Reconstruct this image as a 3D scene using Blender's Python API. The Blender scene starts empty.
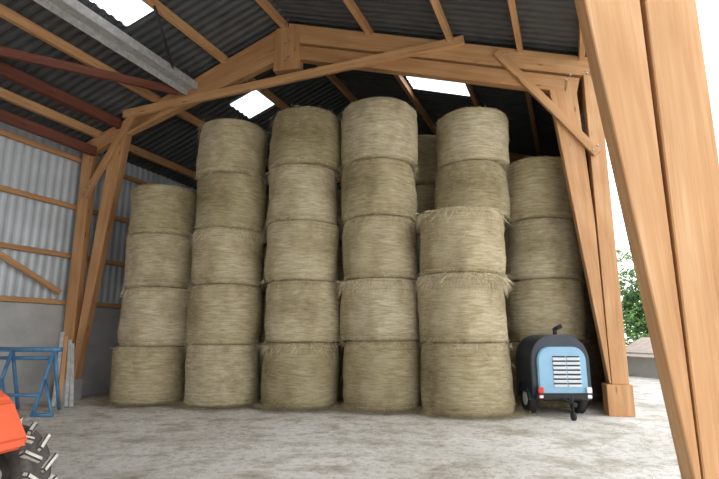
import bpy, bmesh, math, random
from mathutils import Vector, Matrix, noise
random.seed(7)
D=bpy.data; COL=bpy.context.scene.collection
def V(*a): return Vector(a)
# ---------------------------------------------------------------- materials
def newmat(name):
    m=D.materials.new(name); m.use_nodes=True; nt=m.node_tree
    b=nt.nodes['Principled BSDF']; return m,nt,b
def nd(nt,t,**k):
    n=nt.nodes.new(t)
    for a,v in k.items(): setattr(n,a,v)
    return n
def ramp(nt,src,stops):
    r=nd(nt,'ShaderNodeValToRGB'); e=r.color_ramp.elements
    while len(e)<len(stops): e.new(.5)
    for i,(p,c) in enumerate(stops):
        e[i].position=p; e[i].color=(*c,1)
    nt.links.new(src,r.inputs[0]); return r.outputs[0]
def coords(nt,scale=(1,1,1),kind='Object'):
    tc=nd(nt,'ShaderNodeTexCoord'); mp=nd(nt,'ShaderNodeMapping')
    mp.inputs['Scale'].default_value=scale
    nt.links.new(tc.outputs[kind],mp.inputs[0]); return mp.outputs[0]
def noi(nt,vec,scale,detail=4,rough=.55,dist=0):
    n=nd(nt,'ShaderNodeTexNoise'); n.inputs['Scale'].default_value=scale
    n.inputs['Detail'].default_value=detail; n.inputs['Roughness'].default_value=rough
    n.inputs['Distortion'].default_value=dist
    nt.links.new(vec,n.inputs['Vector']); return n.outputs[0]
def mix(nt,f,a,b,mode='MIX'):
    m=nd(nt,'ShaderNodeMix',data_type='RGBA',blend_type=mode)
    if isinstance(f,(int,float)): m.inputs[0].default_value=f
    else: nt.links.new(f,m.inputs[0])
    for i,x in ((6,a),(7,b)):
        if isinstance(x,tuple): m.inputs[i].default_value=(*x,1)
        else: nt.links.new(x,m.inputs[i])
    return m.outputs[2]
def bump(nt,b,h,s=.3,d=.02):
    n=nd(nt,'ShaderNodeBump'); n.inputs['Strength'].default_value=s; n.inputs['Distance'].default_value=d
    nt.links.new(h,n.inputs['Height']); nt.links.new(n.outputs[0],b.inputs['Normal'])
def simple(name,col,rough=.6,metal=0,var=.25,scale=8,bs=.1):
    m,nt,b=newmat(name)
    n=noi(nt,coords(nt),scale)
    dark=tuple(c*(1-var) for c in col); lite=tuple(min(1,c*(1+var)) for c in col)
    nt.links.new(ramp(nt,n,[(.3,dark),(.7,lite)]),b.inputs['Base Color'])
    b.inputs['Roughness'].default_value=rough; b.inputs['Metallic'].default_value=metal
    if bs: bump(nt,b,n,bs)
    return m
def woodmat(name,c1,c2,c3):
    m,nt,b=newmat(name)
    v=coords(nt,(.5,7,7)); n=noi(nt,v,1.8,5,.55,.5)
    v2=coords(nt,(.7,60,60)); n2=noi(nt,v2,1.5,3)
    v3=coords(nt,(.6,1.2,1.2)); n3=noi(nt,v3,1.2,2)
    col=ramp(nt,n,[(.25,c1),(.5,c2),(.75,c3)])
    f=ramp(nt,n2,[(.3,(.78,.72,.66)),(.6,(1,1,1))])
    col=mix(nt,.6,col,f,'MULTIPLY')
    g=ramp(nt,n3,[(.3,(.82,.78,.74)),(.65,(1.0,1.0,1.0))])
    col=mix(nt,1.0,col,g,'MULTIPLY')
    vo=nd(nt,'ShaderNodeTexVoronoi'); vo.inputs['Scale'].default_value=1.0
    nt.links.new(coords(nt,(1.4,6,6)),vo.inputs['Vector'])
    k=ramp(nt,vo.outputs['Distance'],[(.06,(.42,.28,.19)),(.14,(1,1,1))])
    col=mix(nt,.85,col,k,'MULTIPLY')
    oi=nd(nt,'ShaderNodeObjectInfo')
    rr=ramp(nt,oi.outputs['Random'],[(0,(.82,.76,.70)),(1,(1,1,1))])
    col=mix(nt,1.0,col,rr,'MULTIPLY')
    nt.links.new(col,b.inputs['Base Color']); b.inputs['Roughness'].default_value=.62
    bump(nt,b,n2,.12,.01)
    return m
M_wood=woodmat('glulam_wood',(.50,.26,.105),(.61,.35,.165),(.70,.45,.25))
M_wooddark=woodmat('red_brown_timber',(.12,.036,.022),(.18,.056,.034),(.24,.085,.055))
def balemat():
    m,nt,b=newmat('hay_netwrap')
    v=coords(nt,(2.2,2.2,20)); n=noi(nt,v,2.0,6,.65)
    v2=coords(nt,(1,1,1)); n2=noi(nt,v2,1.9,5,.6)
    n3=noi(nt,coords(nt,(7,7,60)),3.5,3,.6)
    n4=noi(nt,coords(nt,(.25,.25,7)),1.6,2,.5)
    col=ramp(nt,n,[(.28,(.33,.27,.165)),(.45,(.50,.435,.30)),(.62,(.63,.57,.43)),(.8,(.76,.71,.58))])
    pat=ramp(nt,n2,[(.32,(.60,.57,.49)),(.5,(.89,.87,.82)),(.68,(1,1,1))])
    col=mix(nt,1.0,col,pat,'MULTIPLY')
    oi=nd(nt,'ShaderNodeObjectInfo')
    rr=ramp(nt,oi.outputs['Random'],[(0,(.70,.68,.58)),(.5,(.92,.90,.84)),(1,(1.0,1.0,1.0))])
    col=mix(nt,1.0,col,rr,'MULTIPLY')
    f=ramp(nt,n3,[(.3,(.60,.56,.49)),(.55,(1,1,1))])
    col=mix(nt,.5,col,f,'MULTIPLY')
    f4=ramp(nt,n4,[(.35,(.82,.80,.74)),(.5,(1,1,1)),(.62,(.9,.89,.84))])
    col=mix(nt,.8,col,f4,'MULTIPLY')
    nt.links.new(col,b.inputs['Base Color']); b.inputs['Roughness'].default_value=.9
    bump(nt,b,n3,.6,.025)
    return m
M_bale=balemat()
M_straw=simple('loose_straw',(.60,.52,.35),.9,0,.35,30,0)
def groundmat():
    m,nt,b=newmat('dusty_ground')
    v=coords(nt,(1,1,1)); n=noi(nt,v,.5,8,.62); n2=noi(nt,v,9,7,.75); n3=noi(nt,v,1.6,7,.66)
    c=ramp(nt,n,[(.3,(.54,.505,.44)),(.5,(.68,.65,.595)),(.7,(.78,.755,.71))])
    c2=ramp(nt,n3,[(.38,(.54,.49,.41)),(.52,(1,1,1))])
    c=mix(nt,.75,c,c2,'MULTIPLY')
    c3=ramp(nt,n2,[(.38,(.45,.40,.32)),(.50,(1,1,1))])
    c=mix(nt,.6,c,c3,'MULTIPLY')
    nt.links.new(c,b.inputs['Base Color']); b.inputs['Roughness'].default_value=.95
    bump(nt,b,n2,.7,.04); return m
M_ground=groundmat()
def concmat():
    m,nt,b=newmat('cast_concrete')
    v=coords(nt,(1,1,1)); n=noi(nt,v,1.6,7,.6); n2=noi(nt,v,25,3)
    c=ramp(nt,n,[(.3,(.33,.335,.33)),(.7,(.46,.465,.46))])
    nt.links.new(c,b.inputs['Base Color']); b.inputs['Roughness'].default_value=.9
    bump(nt,b,n2,.2,.01); return m
M_conc=concmat()
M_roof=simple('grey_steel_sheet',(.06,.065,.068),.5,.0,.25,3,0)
M_clad=simple('pale_steel_cladding',(.50,.55,.60),.5,.1,.12,1.5,0)
M_steel=simple('galvanised_steel',(.42,.42,.42),.5,.2,.25,9,.05)
M_black=simple('black_rubber',(.02,.02,.02),.8,0,.3,10,.2)
M_tyre=simple('muddy_rubber',(.07,.062,.055),.9,0,.5,12,.3)
M_mud=simple('dried_mud',(.55,.52,.47),.95,0,.3,14,.4)
M_orange=simple('orange_red_paint',(.72,.11,.04),.4,0,.1,4,0)
M_bluep=simple('blue_paint',(.08,.21,.38),.5,.1,.25,6,0)
M_lblue=simple('light_blue_paint',(.22,.40,.55),.4,0,.08,4,0)
M_dblue=simple('dark_blue_paint',(.02,.03,.045),.35,.1,.2,4,0)
M_white=simple('white_paint',(.70,.73,.75),.5,0,.06,4,0)
M_red=simple('red_lamp',(.6,.03,.02),.3,0,.05,4,0)
M_leaf=simple('leaves',(.09,.19,.045),.7,0,.5,5,0)
M_bark=simple('bark',(.10,.07,.05),.9,0,.3,9,.4)
M_tile=simple('pale_roof_tiles',(.50,.40,.33),.8,0,.15,5,.1)
M_render=simple('pale_render',(.50,.48,.44),.85,0,.08,3,.05)
def skymat():
    m=D.materials.new('translucent_sheet'); m.use_nodes=True; nt=m.node_tree
    nt.nodes.clear(); o=nd(nt,'ShaderNodeOutputMaterial')
    t=nd(nt,'ShaderNodeBsdfTranslucent'); t.inputs[0].default_value=(.9,.93,.95,1)
    tr=nd(nt,'ShaderNodeBsdfTransparent'); tr.inputs[0].default_value=(.9,.95,1,1)
    mx=nd(nt,'ShaderNodeMixShader'); mx.inputs[0].default_value=.35
    nt.links.new(t.outputs[0],mx.inputs[1]); nt.links.new(tr.outputs[0],mx.inputs[2]); nt.links.new(mx.outputs[0],o.inputs[0])
    return m
M_sky=skymat()
# ---------------------------------------------------------------- mesh helpers
def obj(name,me,mats,parent=None,mw=None,smooth=False):
    o=D.objects.new(name,me); COL.objects.link(o)
    for m in (mats if isinstance(mats,(list,tuple)) else [mats]): me.materials.append(m)
    if mw is not None: o.matrix_world=mw
    if parent: o.parent=parent
    if smooth:
        for p in me.polygons: p.use_smooth=True
    return o
def empty(name,loc=(0,0,0)):
    o=D.objects.new(name,None); COL.objects.link(o); o.empty_display_size=.2
    return o
def frombm(name,bm,mats,parent=None,mw=None,smooth=False):
    me=D.meshes.new(name); bmesh.ops.recalc_face_normals(bm,faces=bm.faces); bm.to_mesh(me); bm.free()
    return obj(name,me,mats,parent,mw,smooth)
def bevel(bm,w,seg=2):
    bmesh.ops.bevel(bm,geom=list(bm.edges),offset=w,segments=seg,affect='EDGES',clamp_overlap=True)
def beam(name,p0,p1,w,d,mat,parent=None,up=V(0,0,1),bv=.008):
    p0=Vector(p0);p1=Vector(p1); x=(p1-p0); L=x.length; x.normalize()
    y=up.cross(x)
    if y.length<1e-4: y=V(0,1,0).cross(x)
    y.normalize(); z=x.cross(y)
    mw=Matrix((x,y,z)).transposed().to_4x4(); mw.translation=(p0+p1)/2
    bm=bmesh.new(); bmesh.ops.create_cube(bm,size=1)
    for v in bm.verts: v.co=V(v.co.x*L,v.co.y*w,v.co.z*d)
    if bv: bevel(bm,bv,1)
    return frombm(name,bm,mat,parent,mw)
def prism(name,pts,x,y,thick,mat,parent=None,bv=.008):
    c=sum(pts,Vector())/len(pts); x=x.normalized(); y=(y-x*y.dot(x)).normalized(); z=x.cross(y)
    mw=Matrix((x,y,z)).transposed().to_4x4(); mw.translation=c; inv=mw.inverted()
    bm=bmesh.new(); lp=[inv@q for q in pts]
    A=[bm.verts.new((q.x,-thick/2,q.z)) for q in lp]; B=[bm.verts.new((q.x,thick/2,q.z)) for q in lp]
    bm.faces.new(A); bm.faces.new(B[::-1]); n=len(A)
    for i in range(n): bm.faces.new((A[i],A[(i+1)%n],B[(i+1)%n],B[i]))
    if bv: bevel(bm,bv,1)
    return frombm(name,bm,mat,parent,mw)
def tube(bm,p0,p1,r,seg=10,r2=None,mi=0,caps=True):
    p0=Vector(p0);p1=Vector(p1); x=(p1-p0).normalized(); u=x.orthogonal().normalized(); w=x.cross(u)
    r2=r if r2 is None else r2; A=[];B=[]
    for i in range(seg):
        t=2*math.pi*i/seg; d=u*math.cos(t)+w*math.sin(t)
        A.append(bm.verts.new(p0+d*r)); B.append(bm.verts.new(p1+d*r2))
    fs=[bm.faces.new((A[i],A[(i+1)%seg],B[(i+1)%seg],B[i])) for i in range(seg)]
    if caps: fs+=[bm.faces.new(A[::-1]),bm.faces.new(B)]
    for f in fs: f.material_index=mi; f.smooth=True
    if caps: fs[-1].smooth=fs[-2].smooth=False
def boxbm(bm,c,s,mi=0,rot=None,bv=0):
    r=bmesh.ops.create_cube(bm,size=1); vs=r['verts']
    for v in vs:
        q=V(v.co.x*s[0],v.co.y*s[1],v.co.z*s[2])
        if rot is not None: q=rot@q
        v.co=q+Vector(c)
    for f in {f for v in vs for f in v.link_faces}: f.material_index=mi
    if bv:
        bmesh.ops.bevel(bm,geom=list({e for v in vs for e in v.link_edges}),offset=bv,segments=2,affect='EDGES')
# ---------------------------------------------------------------- building
A=V(.385,.9229,0).normalized()
RID=V(-1.67,10.79,8.7); LE=V(-6.6,11.78,6.2); RE=V(4.73,9.5,7.05)
FN=V(2.28,11.33,0).normalized()
def FP(x,h,s=0,n=0):
    return V(x,9.5+(4.73-x)*.2012,h)+A*s+FN*n
S0,S1=-13.0,13.5
def RP(E,s,u,dz=0): return RID+(E-RID)*u+A*s+V(0,0,dz)
skyL=[(1.55,2.5,.34,.50),(-4.6,-2.1,.35,.47)]
skyR=[(1.9,3.0,.32,.56)]
def roofsheet(name,E,sk,umax):
    bm=bmesh.new(); bs=bmesh.new()
    us=sorted({0,umax,*[q[2] for q in sk],*[q[3] for q in sk]})
    n=int((S1-S0)/.05); cache={}; cs={}
    prof=[0,.0,.03,.03]
    def vert(b,c,i,j):
        if (i,j) not in c: c[(i,j)]=b.verts.new(RP(E,S0+i*.05,us[j],.16+prof[i%4]))
        return c[(i,j)]
    for i in range(n):
        s=S0+(i+.5)*.05
        for j in range(len(us)-1):
            u=(us[j]+us[j+1])/2
            hole=any(a<s<b and p<u<q for a,b,p,q in sk)
            b_,c_=(bs,cs) if hole else (bm,cache)
            b_.faces.new((vert(b_,c_,i,j),vert(b_,c_,i+1,j),vert(b_,c_,i+1,j+1),vert(b_,c_,i,j+1)))
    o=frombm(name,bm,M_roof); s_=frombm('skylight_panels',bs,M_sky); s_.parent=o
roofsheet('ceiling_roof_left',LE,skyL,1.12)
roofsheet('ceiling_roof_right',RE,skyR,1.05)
rp=empty('roof_purlins')
for E,us in ((LE,(.02,.315,.66,.97)),(RE,(.30,.58,.80,.985))):
    for k,u in enumerate(us):
        for (a,b) in ((S0,-7.05),(-7.05,0),(0,7.05),(7.05,S1)):
            beam('purlin',RP(E,a+.01,u,.05),RP(E,b-.01,u,.05),.11,.2,M_wood,rp,up=V(0,0,1))
for u,dz,h in ((.85,-.05,.24),(.97,-.42,.22)):
    beam('eave_beam',RP(LE,-7.0,u,dz),RP(LE,-.12,u,dz),.14,h,M_wooddark,rp)
beam('wind_brace',RP(LE,-6.9,1.0,-.28),RP(LE,-.3,.52,-.25),.1,.18,M_wooddark,rp)
for s in (-7.05,0.0,7.05):
    fr=empty('timber_portal_frame')
    def q(name,pts,ld,th=.2,off=0,mat=M_wood):
        P=[FP(x,h,s,off) for x,h in pts]
        prism(name,P,FP(*ld[1])-FP(*ld[0]),FN,th,mat,fr)
    def mem(name,x0,h0,x1,h1,d,th=.2,off=0):
        a=FP(x0,h0,s,off); b=FP(x1,h1,s,off)
        x=(b-a).normalized(); z=x.cross(FN).normalized()
        prism(name,[a+z*d/2,b+z*d/2,b-z*d/2,a-z*d/2],x,FN,th,M_wood,fr)
    q('outer_post_right',[(4.61,.55),(4.90,.55),(4.90,7.0),(4.61,7.0)],((4.7,.5),(4.7,7)),.2)
    q('post_shoe_right',[(4.5,0),(4.93,0),(4.93,.55),(4.5,.55)],((4.5,0),(4.5,1)),.34)
    q('tapered_leg_right',[(4.57,.56),(4.60,.56),(4.575,3.6),(4.45,6.55),(3.92,6.7)],((4.57,.5),(4.25,6.5)),.2)
    q('outer_post_left',[(-6.82,.45),(-6.54,.45),(-6.54,6.25),(-6.82,6.1)],((-6.6,.5),(-6.6,6)),.2)
    q('post_shoe_left',[(-6.84,0),(-6.39,0),(-6.39,.45),(-6.84,.45)],((-6.6,0),(-6.6,1)),.34,mat=M_conc)
    q('tapered_leg_left',[(-6.53,.45),(-6.39,.45),(-5.62,6.6),(-6.05,6.35)],((-6.4,.5),(-5.8,6.4)),.2)
    q('rafter_right',[(-1.66,8.72),(4.85,7.03),(4.85,6.6),(-1.66,8.25)],((-1.66,8.6),(4.8,7)),.2)
    q('rafter_left',[(-1.68,8.72),(-6.75,6.14),(-6.75,5.75),(-1.68,8.25)],((-1.67,8.6),(-6.7,6.2)),.2)
    mem('lower_chord_right',-1.45,7.95,4.5,6.45,.34,.2)
    mem('lower_chord_left',-1.9,7.95,-5.9,6.35,.30,.2)
    mem('scissor_tie',-5.75,6.75,2.3,7.72,.2,.1,-.16)
    q('ridge_block',[(-1.95,8.6),(-1.4,8.6),(-1.35,7.5),(-2.0,7.5)],((-1.67,7.5),(-1.67,8.6)),.26)
    mem('knee_brace_right',4.72,4.95,2.95,7.35,.17,.09,-.15)
    mem('knee_brace_left',-6.6,4.7,-5.45,6.85,.15,.09,-.15)
    bm=bmesh.new()
    for (x,h) in ((4.68,5.05),(3.05,7.2),(-6.5,4.9),(-5.5,6.7),(2.1,7.69),(-1.67,7.75),(-1.67,8.2),(4.3,6.6),(4.7,6.7),(-5.9,6.45)):
        for d in (-.04,.05):
            p=FP(x+d,h+d,s,-.16); tube(bm,p,p-FN*.06,.018,8)
    frombm('bolts',bm,M_steel,fr)
def WL(k,h,n=0):
    side=V(A.y,-A.x,0)
    return V(-6.95,11.83,h)+A*k+side*n
def wallbox(name,k0,k1,h0,h1,n0,n1,mat,P=WL,parent=None):
    pts=[P(k0,h0,(n0+n1)/2),P(k1,h0,(n0+n1)/2),P(k1,h1,(n0+n1)/2),P(k0,h1,(n0+n1)/2)]
    return prism(name,pts,A,V(A.y,-A.x,0),abs(n1-n0),mat,parent,0)
wallbox('wall_left',S0,S1,0,2.12,-.22,-.02,M_conc)
def cladding(name,P,k0,k1,h0,h1,mat,amp=.018):
    bm=bmesh.new(); n=int((k1-k0)/.05); pr=[0,0,-amp,-amp]; prev=None
    for i in range(n+1):
        a=bm.verts.new(P(k0+i*.05,h0,-.08+pr[i%4])); b=bm.verts.new(P(k0+i*.05,h1,-.08+pr[i%4]))
        if prev: bm.faces.new((prev[0],a,b,prev[1]))
        prev=(a,b)
    return frombm(name,bm,mat)
cladding('wall_left_cladding',WL,S0,S1,2.12,6.3,M_clad)
gr=empty('wall_girts')
for h in (2.19,3.3,4.5,5.7):
    beam('girt',WL(S0,h,.0),WL(S1,h,.0),.10,.11,M_wood,gr)
beam('wall_brace',WL(-6.9,5.6,.1),WL(-.2,2.4,.1),.06,.12,M_wood,gr)
def WR(k,h,n=0):
    side=V(-A.y,A.x,0); return V(4.80,9.65,h)+A*k+side*n
cladding('wall_right_cladding',WR,.05,S1,0,7.05,M_roof)
def gable(name,S,base):
    bl=WL(S,0); br=WR(S,0); bm=bmesh.new(); n=90; prev=None
    for i in range(n*4+1):
        t=i/(n*4); p=bl.lerp(br,t); off=[0,0,.035,.035][i%4]
        top=8.80-abs(t-.42)*(5.9 if t<.42 else 2.9)
        a=bm.verts.new(p+A*off+V(0,0,base)); b=bm.verts.new(p+A*off+V(0,0,top))
        if prev: bm.faces.new((prev[0],a,b,prev[1]))
        prev=(a,b)
    frombm(name,bm,M_roof)
gable('wall_back',S1,0); gable('front_gable_light_block',S0,4.4)  # upper front cladding is added, unseen behind the camera, to dim the upper bales
bm=bmesh.new()
bmesh.ops.create_grid(bm,x_segments=60,y_segments=60,size=90)
frombm('ground',bm,M_ground,mw=Matrix.Translation((0,30,0)))
# ---------------------------------------------------------------- bales
def bale(x,y,z,r,h,fuzz=60,shag=0,rot=None,segs=64):
    bm=bmesh.new(); sd=random.random()*100
    prof=[(.0,0),(.5,0),(.88,.0),(.945,.012),(.98,.04),(.996,.09),(1.004,.16),(1.008,.25),(1.009,.36),(1.012,.5),(1.009,.62),(1.007,.74),(1.0,.84),(.992,.91),(.975,.96),(.94,.99),(.88,1.0),(.5,1.0),(0,1.0)]
    rings=[]; lean=(random.uniform(-.05,.05),random.uniform(-.03,.03)); bul=random.uniform(-.02,.035)
    for (pr,pz) in prof:
        if pr==0: rings.append([bm.verts.new((0,0,pz*h))]); continue
        R=[]
        for i in range(segs):
            t=2*math.pi*i/segs
            d=noise.noise(V(math.cos(t)*1.3+sd,math.sin(t)*1.3,pz*1.5))*.06+noise.noise(V(math.cos(t)*5+sd,math.sin(t)*5,pz*7))*.022+noise.noise(V(sd,pz*9,1))*.016
            rr=r*(pr+ (d+bul*math.sin(pz*math.pi) if pr>.8 else 0))
            dz=noise.noise(V(math.cos(t)*2+sd,math.sin(t)*2,5))*.05 if .03<pz<.97 else 0
            R.append(bm.verts.new((rr*math.cos(t)+lean[0]*pz,rr*math.sin(t)+lean[1]*pz,pz*h+dz)))
        rings.append(R)
    for a,b in zip(rings,rings[1:]):
        for i in range(segs):
            j=(i+1)%segs
            if len(a)==1: bm.faces.new((a[0],b[j],b[i]))
            elif len(b)==1: bm.faces.new((a[i],a[j],b[0]))
            else: bm.faces.new((a[i],a[j],b[j],b[i]))
    for f in bm.faces: f.smooth=True
    bmesh.ops.recalc_face_normals(bm,faces=bm.faces)
    def blade(p,d,L,w):
        d=d.normalized(); s=d.cross(V(random.uniform(-1,1),random.uniform(-1,1),random.uniform(-1,1))).normalized()*w
        m=p+d*L*.5+V(0,0,-L*.08); e=p+d*L+V(0,0,-L*.3)
        v=[bm.verts.new(q) for q in (p-s,p+s,m+s*.8,e,m-s*.8)]
        f=bm.faces.new(v); f.material_index=1
    for k in range(fuzz):
        t=random.uniform(0,2*math.pi); o=V(math.cos(t),math.sin(t),0); tan=V(-o.y,o.x,0)
        zz=random.choice((random.uniform(0,h),random.uniform(0,.08)*h,random.uniform(.92,.99)*h))
        blade(o*r*.99+V(0,0,zz),o*random.uniform(.1,.6)+tan*random.uniform(-1,1)+V(0,0,random.uniform(-.8,.3)),random.uniform(.05,.17),.0026)
    for k in range(shag):
        t=random.uniform(math.pi,2*math.pi); o=V(math.cos(t),math.sin(t),0); tan=V(-o.y,o.x,0)
        blade(o*r*random.uniform(.95,1.01)+V(0,0,h*random.uniform(.9,1.0)),o*.35+tan*random.uniform(-1,1)+V(0,0,random.uniform(-1.9,.2)),random.uniform(.1,.32),.003)
    me=D.meshes.new('hay_bale'); bm.to_mesh(me); bm.free()
    mw=Matrix.Translation((x,y,z))@Matrix.Rotation(random.uniform(0,6.28),4,'Z') if not shag else Matrix.Translation((x,y,z))
    return obj('hay_bale',me,[M_bale,M_straw],mw=mw)
def stack(x,y,r,hs,fuzz=420,jit=.05,shag={},dx=0,dy=0,z=0):
    for i,h in enumerate(hs):
        bale(x+dx*i+random.uniform(-jit,jit),y+dy*i+random.uniform(-jit,jit)*.6,z,r*random.uniform(.975,1.015),h,fuzz,shag.get(i,0)); z+=h
stack(-4.60,11.40,.77,[1.2,1.25,1.17,1.12],dx=.04,shag={1:60})
stack(-2.95,11.07,.77,[1.24,1.24,1.20,1.22,1.26],shag={2:260})
stack(-1.23,10.80,.79,[1.29,1.24,1.24,1.24,1.29],shag={0:120,3:60})
stack(.42,10.56,.81,[1.32,1.22,1.29,1.20,1.32],shag={1:420,2:120})
stack(2.05,9.95,.84,[1.29,1.28,1.27],shag={1:1300,2:200},jit=.02)
bale(2.46,10.62,3.85,.77,1.18,300); bale(2.52,10.64,5.03,.78,1.18,300)
stack(4.08,11.15,.81,[1.3,1.3,1.32,1.36],jit=.03)
stack(1.66,12.35,.8,[1.26]*5,30)
stack(-.5,12.6,.78,[1.24]*4,20)
stack(-2.2,12.85,.78,[1.22]*4,20)
stack(-3.95,13.3,.78,[1.2]*4,20)
stack(3.35,12.8,.78,[1.25]*4,20)
stack(5.2,12.9,.78,[1.25]*3,20)
bm=bmesh.new()
def lit(x,y,L,w,z=.01):
    a=random.uniform(0,6.28); d=V(math.cos(a),math.sin(a),random.uniform(0,.35))*L; s=V(-math.sin(a),math.cos(a),0)*w
    p=V(x,y,z); bm.faces.new([bm.verts.new(q) for q in (p-s,p+s,p+d+s*.4,p+d-s*.4)])
cent=[(-4.6,11.4,.77),(-2.95,11.07,.77),(-1.23,10.8,.79),(.42,10.56,.81),(2.05,9.95,.84)]
for k in range(9000):
    cx,cy,r=random.choice(cent); t=random.uniform(-math.pi*1.05,.05); q=r+.02+abs(random.gauss(0,.17))
    lit(cx+q*math.cos(t),cy+q*math.sin(t),random.uniform(.05,.18),.004,random.uniform(.005,.07))
for k in range(20000):
    x=random.uniform(-5.5,4.2); y=random.uniform(2.8,10.3)
    if y>8.6 and x>2.6: continue
    if noise.noise(V(x*.8,y*.8,3))+noise.noise(V(x*3,y*3,8))*.5<.12 and random.random()<.85: continue
    lit(x,y,random.uniform(.02,.10),.0025,.006)
frombm('straw_litter',bm,simple('trodden_straw',(.36,.29,.17),.9,0,.4,6,0))
# ---------------------------------------------------------------- towable compressor
tr=empty('towable_compressor')
T=Matrix.Translation((3.64,9.3,0))@Matrix.Diagonal((.93,1,1,1))
def arch(w,z0,z1,rad,n=8):
    pts=[(-w/2,z0),(w/2,z0)]
    for i in range(n+1):
        t=i/n*math.pi/2; pts.append((w/2-rad+rad*math.cos(t),z1-rad+rad*math.sin(t)))
    for i in range(n+1):
        t=math.pi/2+i/n*math.pi/2; pts.append((-w/2+rad+rad*math.cos(t),z1-rad+rad*math.sin(t)))
    return pts
def extr(name,pts,y0,y1,mat,bv=.02,taper=1.0):
    bm=bmesh.new(); a=[bm.verts.new((x,y0,z)) for x,z in pts]; b=[bm.verts.new((x*taper,y1,z)) for x,z in pts]
    bm.faces.new(a); bm.faces.new(b[::-1]); n=len(a)
    for i in range(n): bm.faces.new((a[i],a[(i+1)%n],b[(i+1)%n],b[i]))
    bmesh.ops.recalc_face_normals(bm,faces=bm.faces)
    bevel(bm,bv,2); return frombm(name,bm,mat,tr,T.copy())
extr('canopy_shell',arch(1.14,.36,1.44,.46),.02,.95,M_dblue,.015)
extr('front_panel',arch(.94,.40,1.22,.24),-.06,.05,M_lblue,.02)
bm=bmesh.new()
for r_ in range(7):
    for c_ in range(2):
        boxbm(bm,(-.06+.27*c_,-.075,.54+.078*r_),(.25,.03,.035),1,Matrix.Rotation(.5,3,'X'))
        boxbm(bm,(-.06+.27*c_,-.062,.578+.078*r_),(.25,.006,.022),0)
frombm('louvred_vents',bm,[M_black,M_white],tr,T.copy())
bm=bmesh.new(); boxbm(bm,(0,-.05,.36),(1.06,.1,.1),0,bv=.015); boxbm(bm,(0,.5,.32),(.7,.9,.1),0)
tube(bm,(-.1,.0,.33),(.0,-.42,.27),.025); tube(bm,(.1,.0,.33),(.0,-.42,.27),.025); tube(bm,(0,-.42,.27),(0,-.5,.27),.04)
tube(bm,(0,-.38,.4),(0,-.38,.1),.02); tube(bm,(-.03,-.38,.07),(.03,-.38,.07),.07,14)
tube(bm,(-.5,.5,.26),(.5,.5,.26),.03)
tube(bm,(.05,.3,1.42),(.05,.3,1.56),.04); tube(bm,(.05,.3,1.54),(.16,.22,1.60),.04)
frombm('chassis_and_drawbar',bm,M_black,tr,T.copy())
for sx in (-1,1):
    bm=bmesh.new(); tube(bm,(sx*.42,.5,.27),(sx*.56,.5,.27),.27,28); tube(bm,(sx*.56,.5,.27),(sx*.57,.5,.27),.13,20,mi=1)
    frombm('wheel',bm,[M_black,M_white],tr,T.copy())
    bm=bmesh.new()
    for i in range(8):
        t0=math.pi*i/8;t1=math.pi*(i+1)/8
        vs=[bm.verts.new((sx*x,.5+.33*math.cos(t),.27+.33*math.sin(t))) for t,x in ((t0,.42),(t1,.42),(t1,.60),(t0,.60))]
        bm.faces.new(vs)
    o=frombm('mudguard',bm,M_dblue,tr,T.copy()); o.modifiers.new('s','SOLIDIFY').thickness=.02
    bm=bmesh.new(); boxbm(bm,(sx*.46,-.1,.47),(.1,.04,.1),0,bv=.01); boxbm(bm,(sx*.46,-.1,.36),(.08,.04,.06),1,bv=.008)
    frombm('lamp',bm,[M_red if sx<0 else M_white,M_white],tr,T.copy())
# ---------------------------------------------------------------- blue trestle
bm=bmesh.new()
def TB(x,h,dy=0): return V(x,9.75+(x+6.0)*-.1+dy,h)
for x in (-6.65,-5.80):
    tube(bm,TB(x,1.16),TB(x-.05,.03,-.35),.035); tube(bm,TB(x,1.16),TB(x+.05,.03,.3),.035)
    tube(bm,TB(x-.05,.035,-.4),TB(x+.36,.035,-.4),.035)
    tube(bm,TB(x,.62,-.18),TB(x+.34,.05,-.4),.025)
tube(bm,TB(-7.0,1.16),TB(-5.65,1.16),.045); tube(bm,TB(-6.9,1.0),TB(-5.8,1.0),.035)
tube(bm,TB(-6.68,.35,-.25),TB(-5.83,.35,-.25),.03)
frombm('blue_steel_trestle',bm,M_bluep)
pl=empty('leaning_planks')
for i,(x,c) in enumerate(((-6.12,M_steel),(-6.00,M_wood),(-5.86,M_steel),(-5.76,M_steel))):
    beam('plank',(x,10.45,.02),(x-.30-.04*i,11.0,1.50-.08*i),.075,.03,c,pl)
# ---------------------------------------------------------------- grey conveyor under roof
cv=empty('hanging_conveyor')
beam('trough',RP(LE,-6.5,.475,-.2),RP(LE,.10,.475,-.2),.26,.10,M_steel,cv)
for u in (.449,.501):
    beam('flange',RP(LE,-6.5,u,-.24),RP(LE,.10,u,-.24),.03,.2,M_steel,cv)
bm=bmesh.new()
for s in (-5,-2.6,-.3):
    tube(bm,RP(LE,s,.475,-.2),RP(LE,s,.475,.14),.015)
tube(bm,RP(LE,-2.4,.3,-.1),RP(LE,-.9,.45,-.2),.025)
frombm('hangers',bm,M_black,cv)
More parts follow.
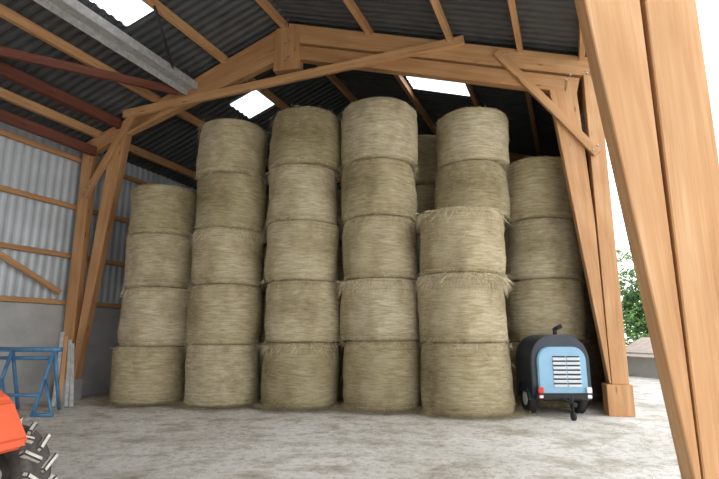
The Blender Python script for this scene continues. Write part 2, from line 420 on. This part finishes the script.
# ---------------------------------------------------------------- tractor at left foreground
tt=empty('orange_tractor')
TT=Matrix.Translation((-2.98,2.98,0))@Matrix.Rotation(math.radians(-12),4,'Z')
def tyre(name,c,R,w,lugs):
    bm=bmesh.new(); N=40
    prof=[(-w*.3,R*.52),(-w*.5,R*.62),(-w*.5,R*.86),(-w*.38,R*.94),(0,R*.96),(w*.38,R*.94),(w*.5,R*.86),(w*.5,R*.62),(w*.3,R*.52)]
    rings=[[bm.verts.new((r*math.cos(2*math.pi*i/N),y,r*math.sin(2*math.pi*i/N))) for y,r in prof] for i in range(N)]
    for i in range(N):
        for j in range(len(prof)-1): 
            f=bm.faces.new((rings[i][j],rings[(i+1)%N][j],rings[(i+1)%N][j+1],rings[i][j+1])); f.smooth=True
    for i in range(lugs):
        for sgn in (-1,1):
            t=2*math.pi*(i+(.5 if sgn>0 else 0))/lugs
            ro=Matrix.Rotation(-t,3,'Y')@Matrix.Rotation(sgn*.6,3,'X')
            cc=Matrix.Rotation(-t,3,'Y')@V(R*.96,sgn*w*.26,0)
            boxbm(bm,cc,(R*.16,w*.60,R*.12),1,ro,.01)
    tube(bm,(0,-w*.2,0),(0,w*.2,0),R*.53,24,mi=0); tube(bm,(0,-w*.34,0),(0,w*.1,0),R*.16,16,mi=2)
    frombm(name,bm,[M_tyre,M_mud,M_white],tt,TT@Matrix.Translation(c))
tyre('front_wheel',(0,-.1,.38),.36,.24,14); tyre('front_wheel_far',(.03,1.12,.38),.36,.28,14)
tyre('rear_wheel',(-1.75,-.2,.66),.64,.36,20); tyre('rear_wheel_far',(-1.75,1.2,.66),.64,.36,20)
bm=bmesh.new(); pts=[(-1.3,.64),(.44,.62),(.48,.68),(.30,.96),(.12,1.05),(-1.3,1.14)]
a=[bm.verts.new((x,.2,z)) for x,z in pts]; b=[bm.verts.new((x,.90,z)) for x,z in pts]
bm.faces.new(a); bm.faces.new(b[::-1])
for i in range(6): bm.faces.new((a[i],a[(i+1)%6],b[(i+1)%6],b[i]))
bevel(bm,.04,3); frombm('hood',bm,M_orange,tt,TT.copy())
bm=bmesh.new(); boxbm(bm,(-.8,.5,.5),(1.9,.36,.24),0,bv=.02); tube(bm,(0,-.1,.38),(0,1.1,.38),.05); tube(bm,(-1.75,-.2,.66),(-1.75,1.2,.66),.07)
boxbm(bm,(-1.6,.5,.85),(.5,.5,.35),0,bv=.04); boxbm(bm,(-1.85,.5,1.15),(.12,.5,.4),0,bv=.04)
tube(bm,(-1.2,.5,1.1),(-1.4,.5,1.35),.02); tube(bm,(-1.38,.5,1.33),(-1.42,.5,1.37),.19,24)
frombm('chassis_and_seat',bm,M_black,tt,TT.copy())
for y0,w in ((-.22,.3),(1.22,.3)):
    bm=bmesh.new()
    for (cx,cz,R,t0,t1) in ((-1.75,.66,.76,.6,2.9),):
        n=10
        for i in range(n):
            aa=t0+(t1-t0)*i/n; bb=t0+(t1-t0)*(i+1)/n
            bm.faces.new([bm.verts.new((cx+R*math.cos(t),y,cz+R*math.sin(t))) for t,y in ((aa,y0-w/2+.1),(bb,y0-w/2+.1),(bb,y0+w/2+.1),(aa,y0+w/2+.1))])
    o=frombm('mudguard',bm,M_orange,tt,TT.copy()); o.modifiers.new('s','SOLIDIFY').thickness=.03
# ---------------------------------------------------------------- outside
def bush(name,cx,cy,R,H,n=5000):
    bm=bmesh.new(); tube(bm,(0,0,0),(0,0,H*.6),.16,8,.08,mi=1)
    blobs=[(random.uniform(-R,R)*.7,random.uniform(-R,R)*.7,random.uniform(.15,.85)*H,random.uniform(.3,.55)*R) for _ in range(18)]
    for k in range(n):
        bx,by,bz,br=random.choice(blobs); d=V(random.gauss(0,1),random.gauss(0,1),random.gauss(0,1)).normalized()*br*random.uniform(.75,1.05)
        p=V(bx,by,max(.1,bz+d.z))+V(d.x,d.y,0); u=V(random.uniform(-1,1),random.uniform(-1,1),random.uniform(-1,1)).normalized(); w=u.orthogonal().normalized(); s=random.uniform(.07,.15)
        bm.faces.new([bm.verts.new(p+q) for q in (u*s,w*s*.6,-u*s,-w*s*.6)])
    me=D.meshes.new(name); bm.to_mesh(me); bm.free(); obj(name,me,[M_leaf,M_bark],mw=Matrix.Translation((cx,cy,0)))
bush('leafy_tree',16.6,27.5,2.8,6.2,16000); bush('leafy_tree',19.8,29,2.6,5.0,8000); bush('leafy_tree',22.5,28,2.4,4.0,5000); bush('leafy_tree',25,31,2.6,5,5000)
sh=empty('low_shed'); SM=Matrix.Translation((11.3,18.4,0))@Matrix.Rotation(.2,4,'Z')
bm=bmesh.new(); boxbm(bm,(0,0,.42),(2.4,2.6,.84)); frombm('walls',bm,M_render,sh,SM.copy())
bm=bmesh.new()
a=[bm.verts.new(v) for v in ((-1.4,-1.5,.70),(1.4,-1.5,.70),(1.4,1.5,.70),(-1.4,1.5,.70),(0,-1.5,1.38),(0,1.5,1.38))]
for f in ((0,4,5,3),(4,1,2,5),(0,1,4),(2,3,5)): bm.faces.new([a[i] for i in f])
frombm('roof',bm,M_tile,sh,SM.copy())
# ---------------------------------------------------------------- light & camera
w=D.worlds.new('sky'); bpy.context.scene.world=w; w.use_nodes=True; nt=w.node_tree
bg=nt.nodes['Background']
tc=nd(nt,'ShaderNodeTexCoord'); sx=nd(nt,'ShaderNodeSeparateXYZ'); nt.links.new(tc.outputs['Generated'],sx.inputs[0])
c=ramp(nt,sx.outputs[2],[(0,(1,.98,.95)),(.6,(.92,.96,1))]); nt.links.new(c,bg.inputs[0]); bg.inputs[1].default_value=3.1
sd=D.lights.new('sun','SUN'); sd.energy=.8; sd.angle=math.radians(8); sd.color=(1,.95,.86)
so=D.objects.new('sun',sd); COL.objects.link(so); so.rotation_euler=(math.radians(38),0,math.radians(-60))
cd=D.cameras.new('camera'); cam=D.objects.new('camera',cd); COL.objects.link(cam)
cam.location=(0,0,1.4); cam.rotation_euler=(math.radians(101),0,0); cd.sensor_width=36; cd.lens=36*500/719; cd.clip_end=300
bpy.context.scene.camera=cam
bpy.context.scene.view_settings.view_transform='Standard'
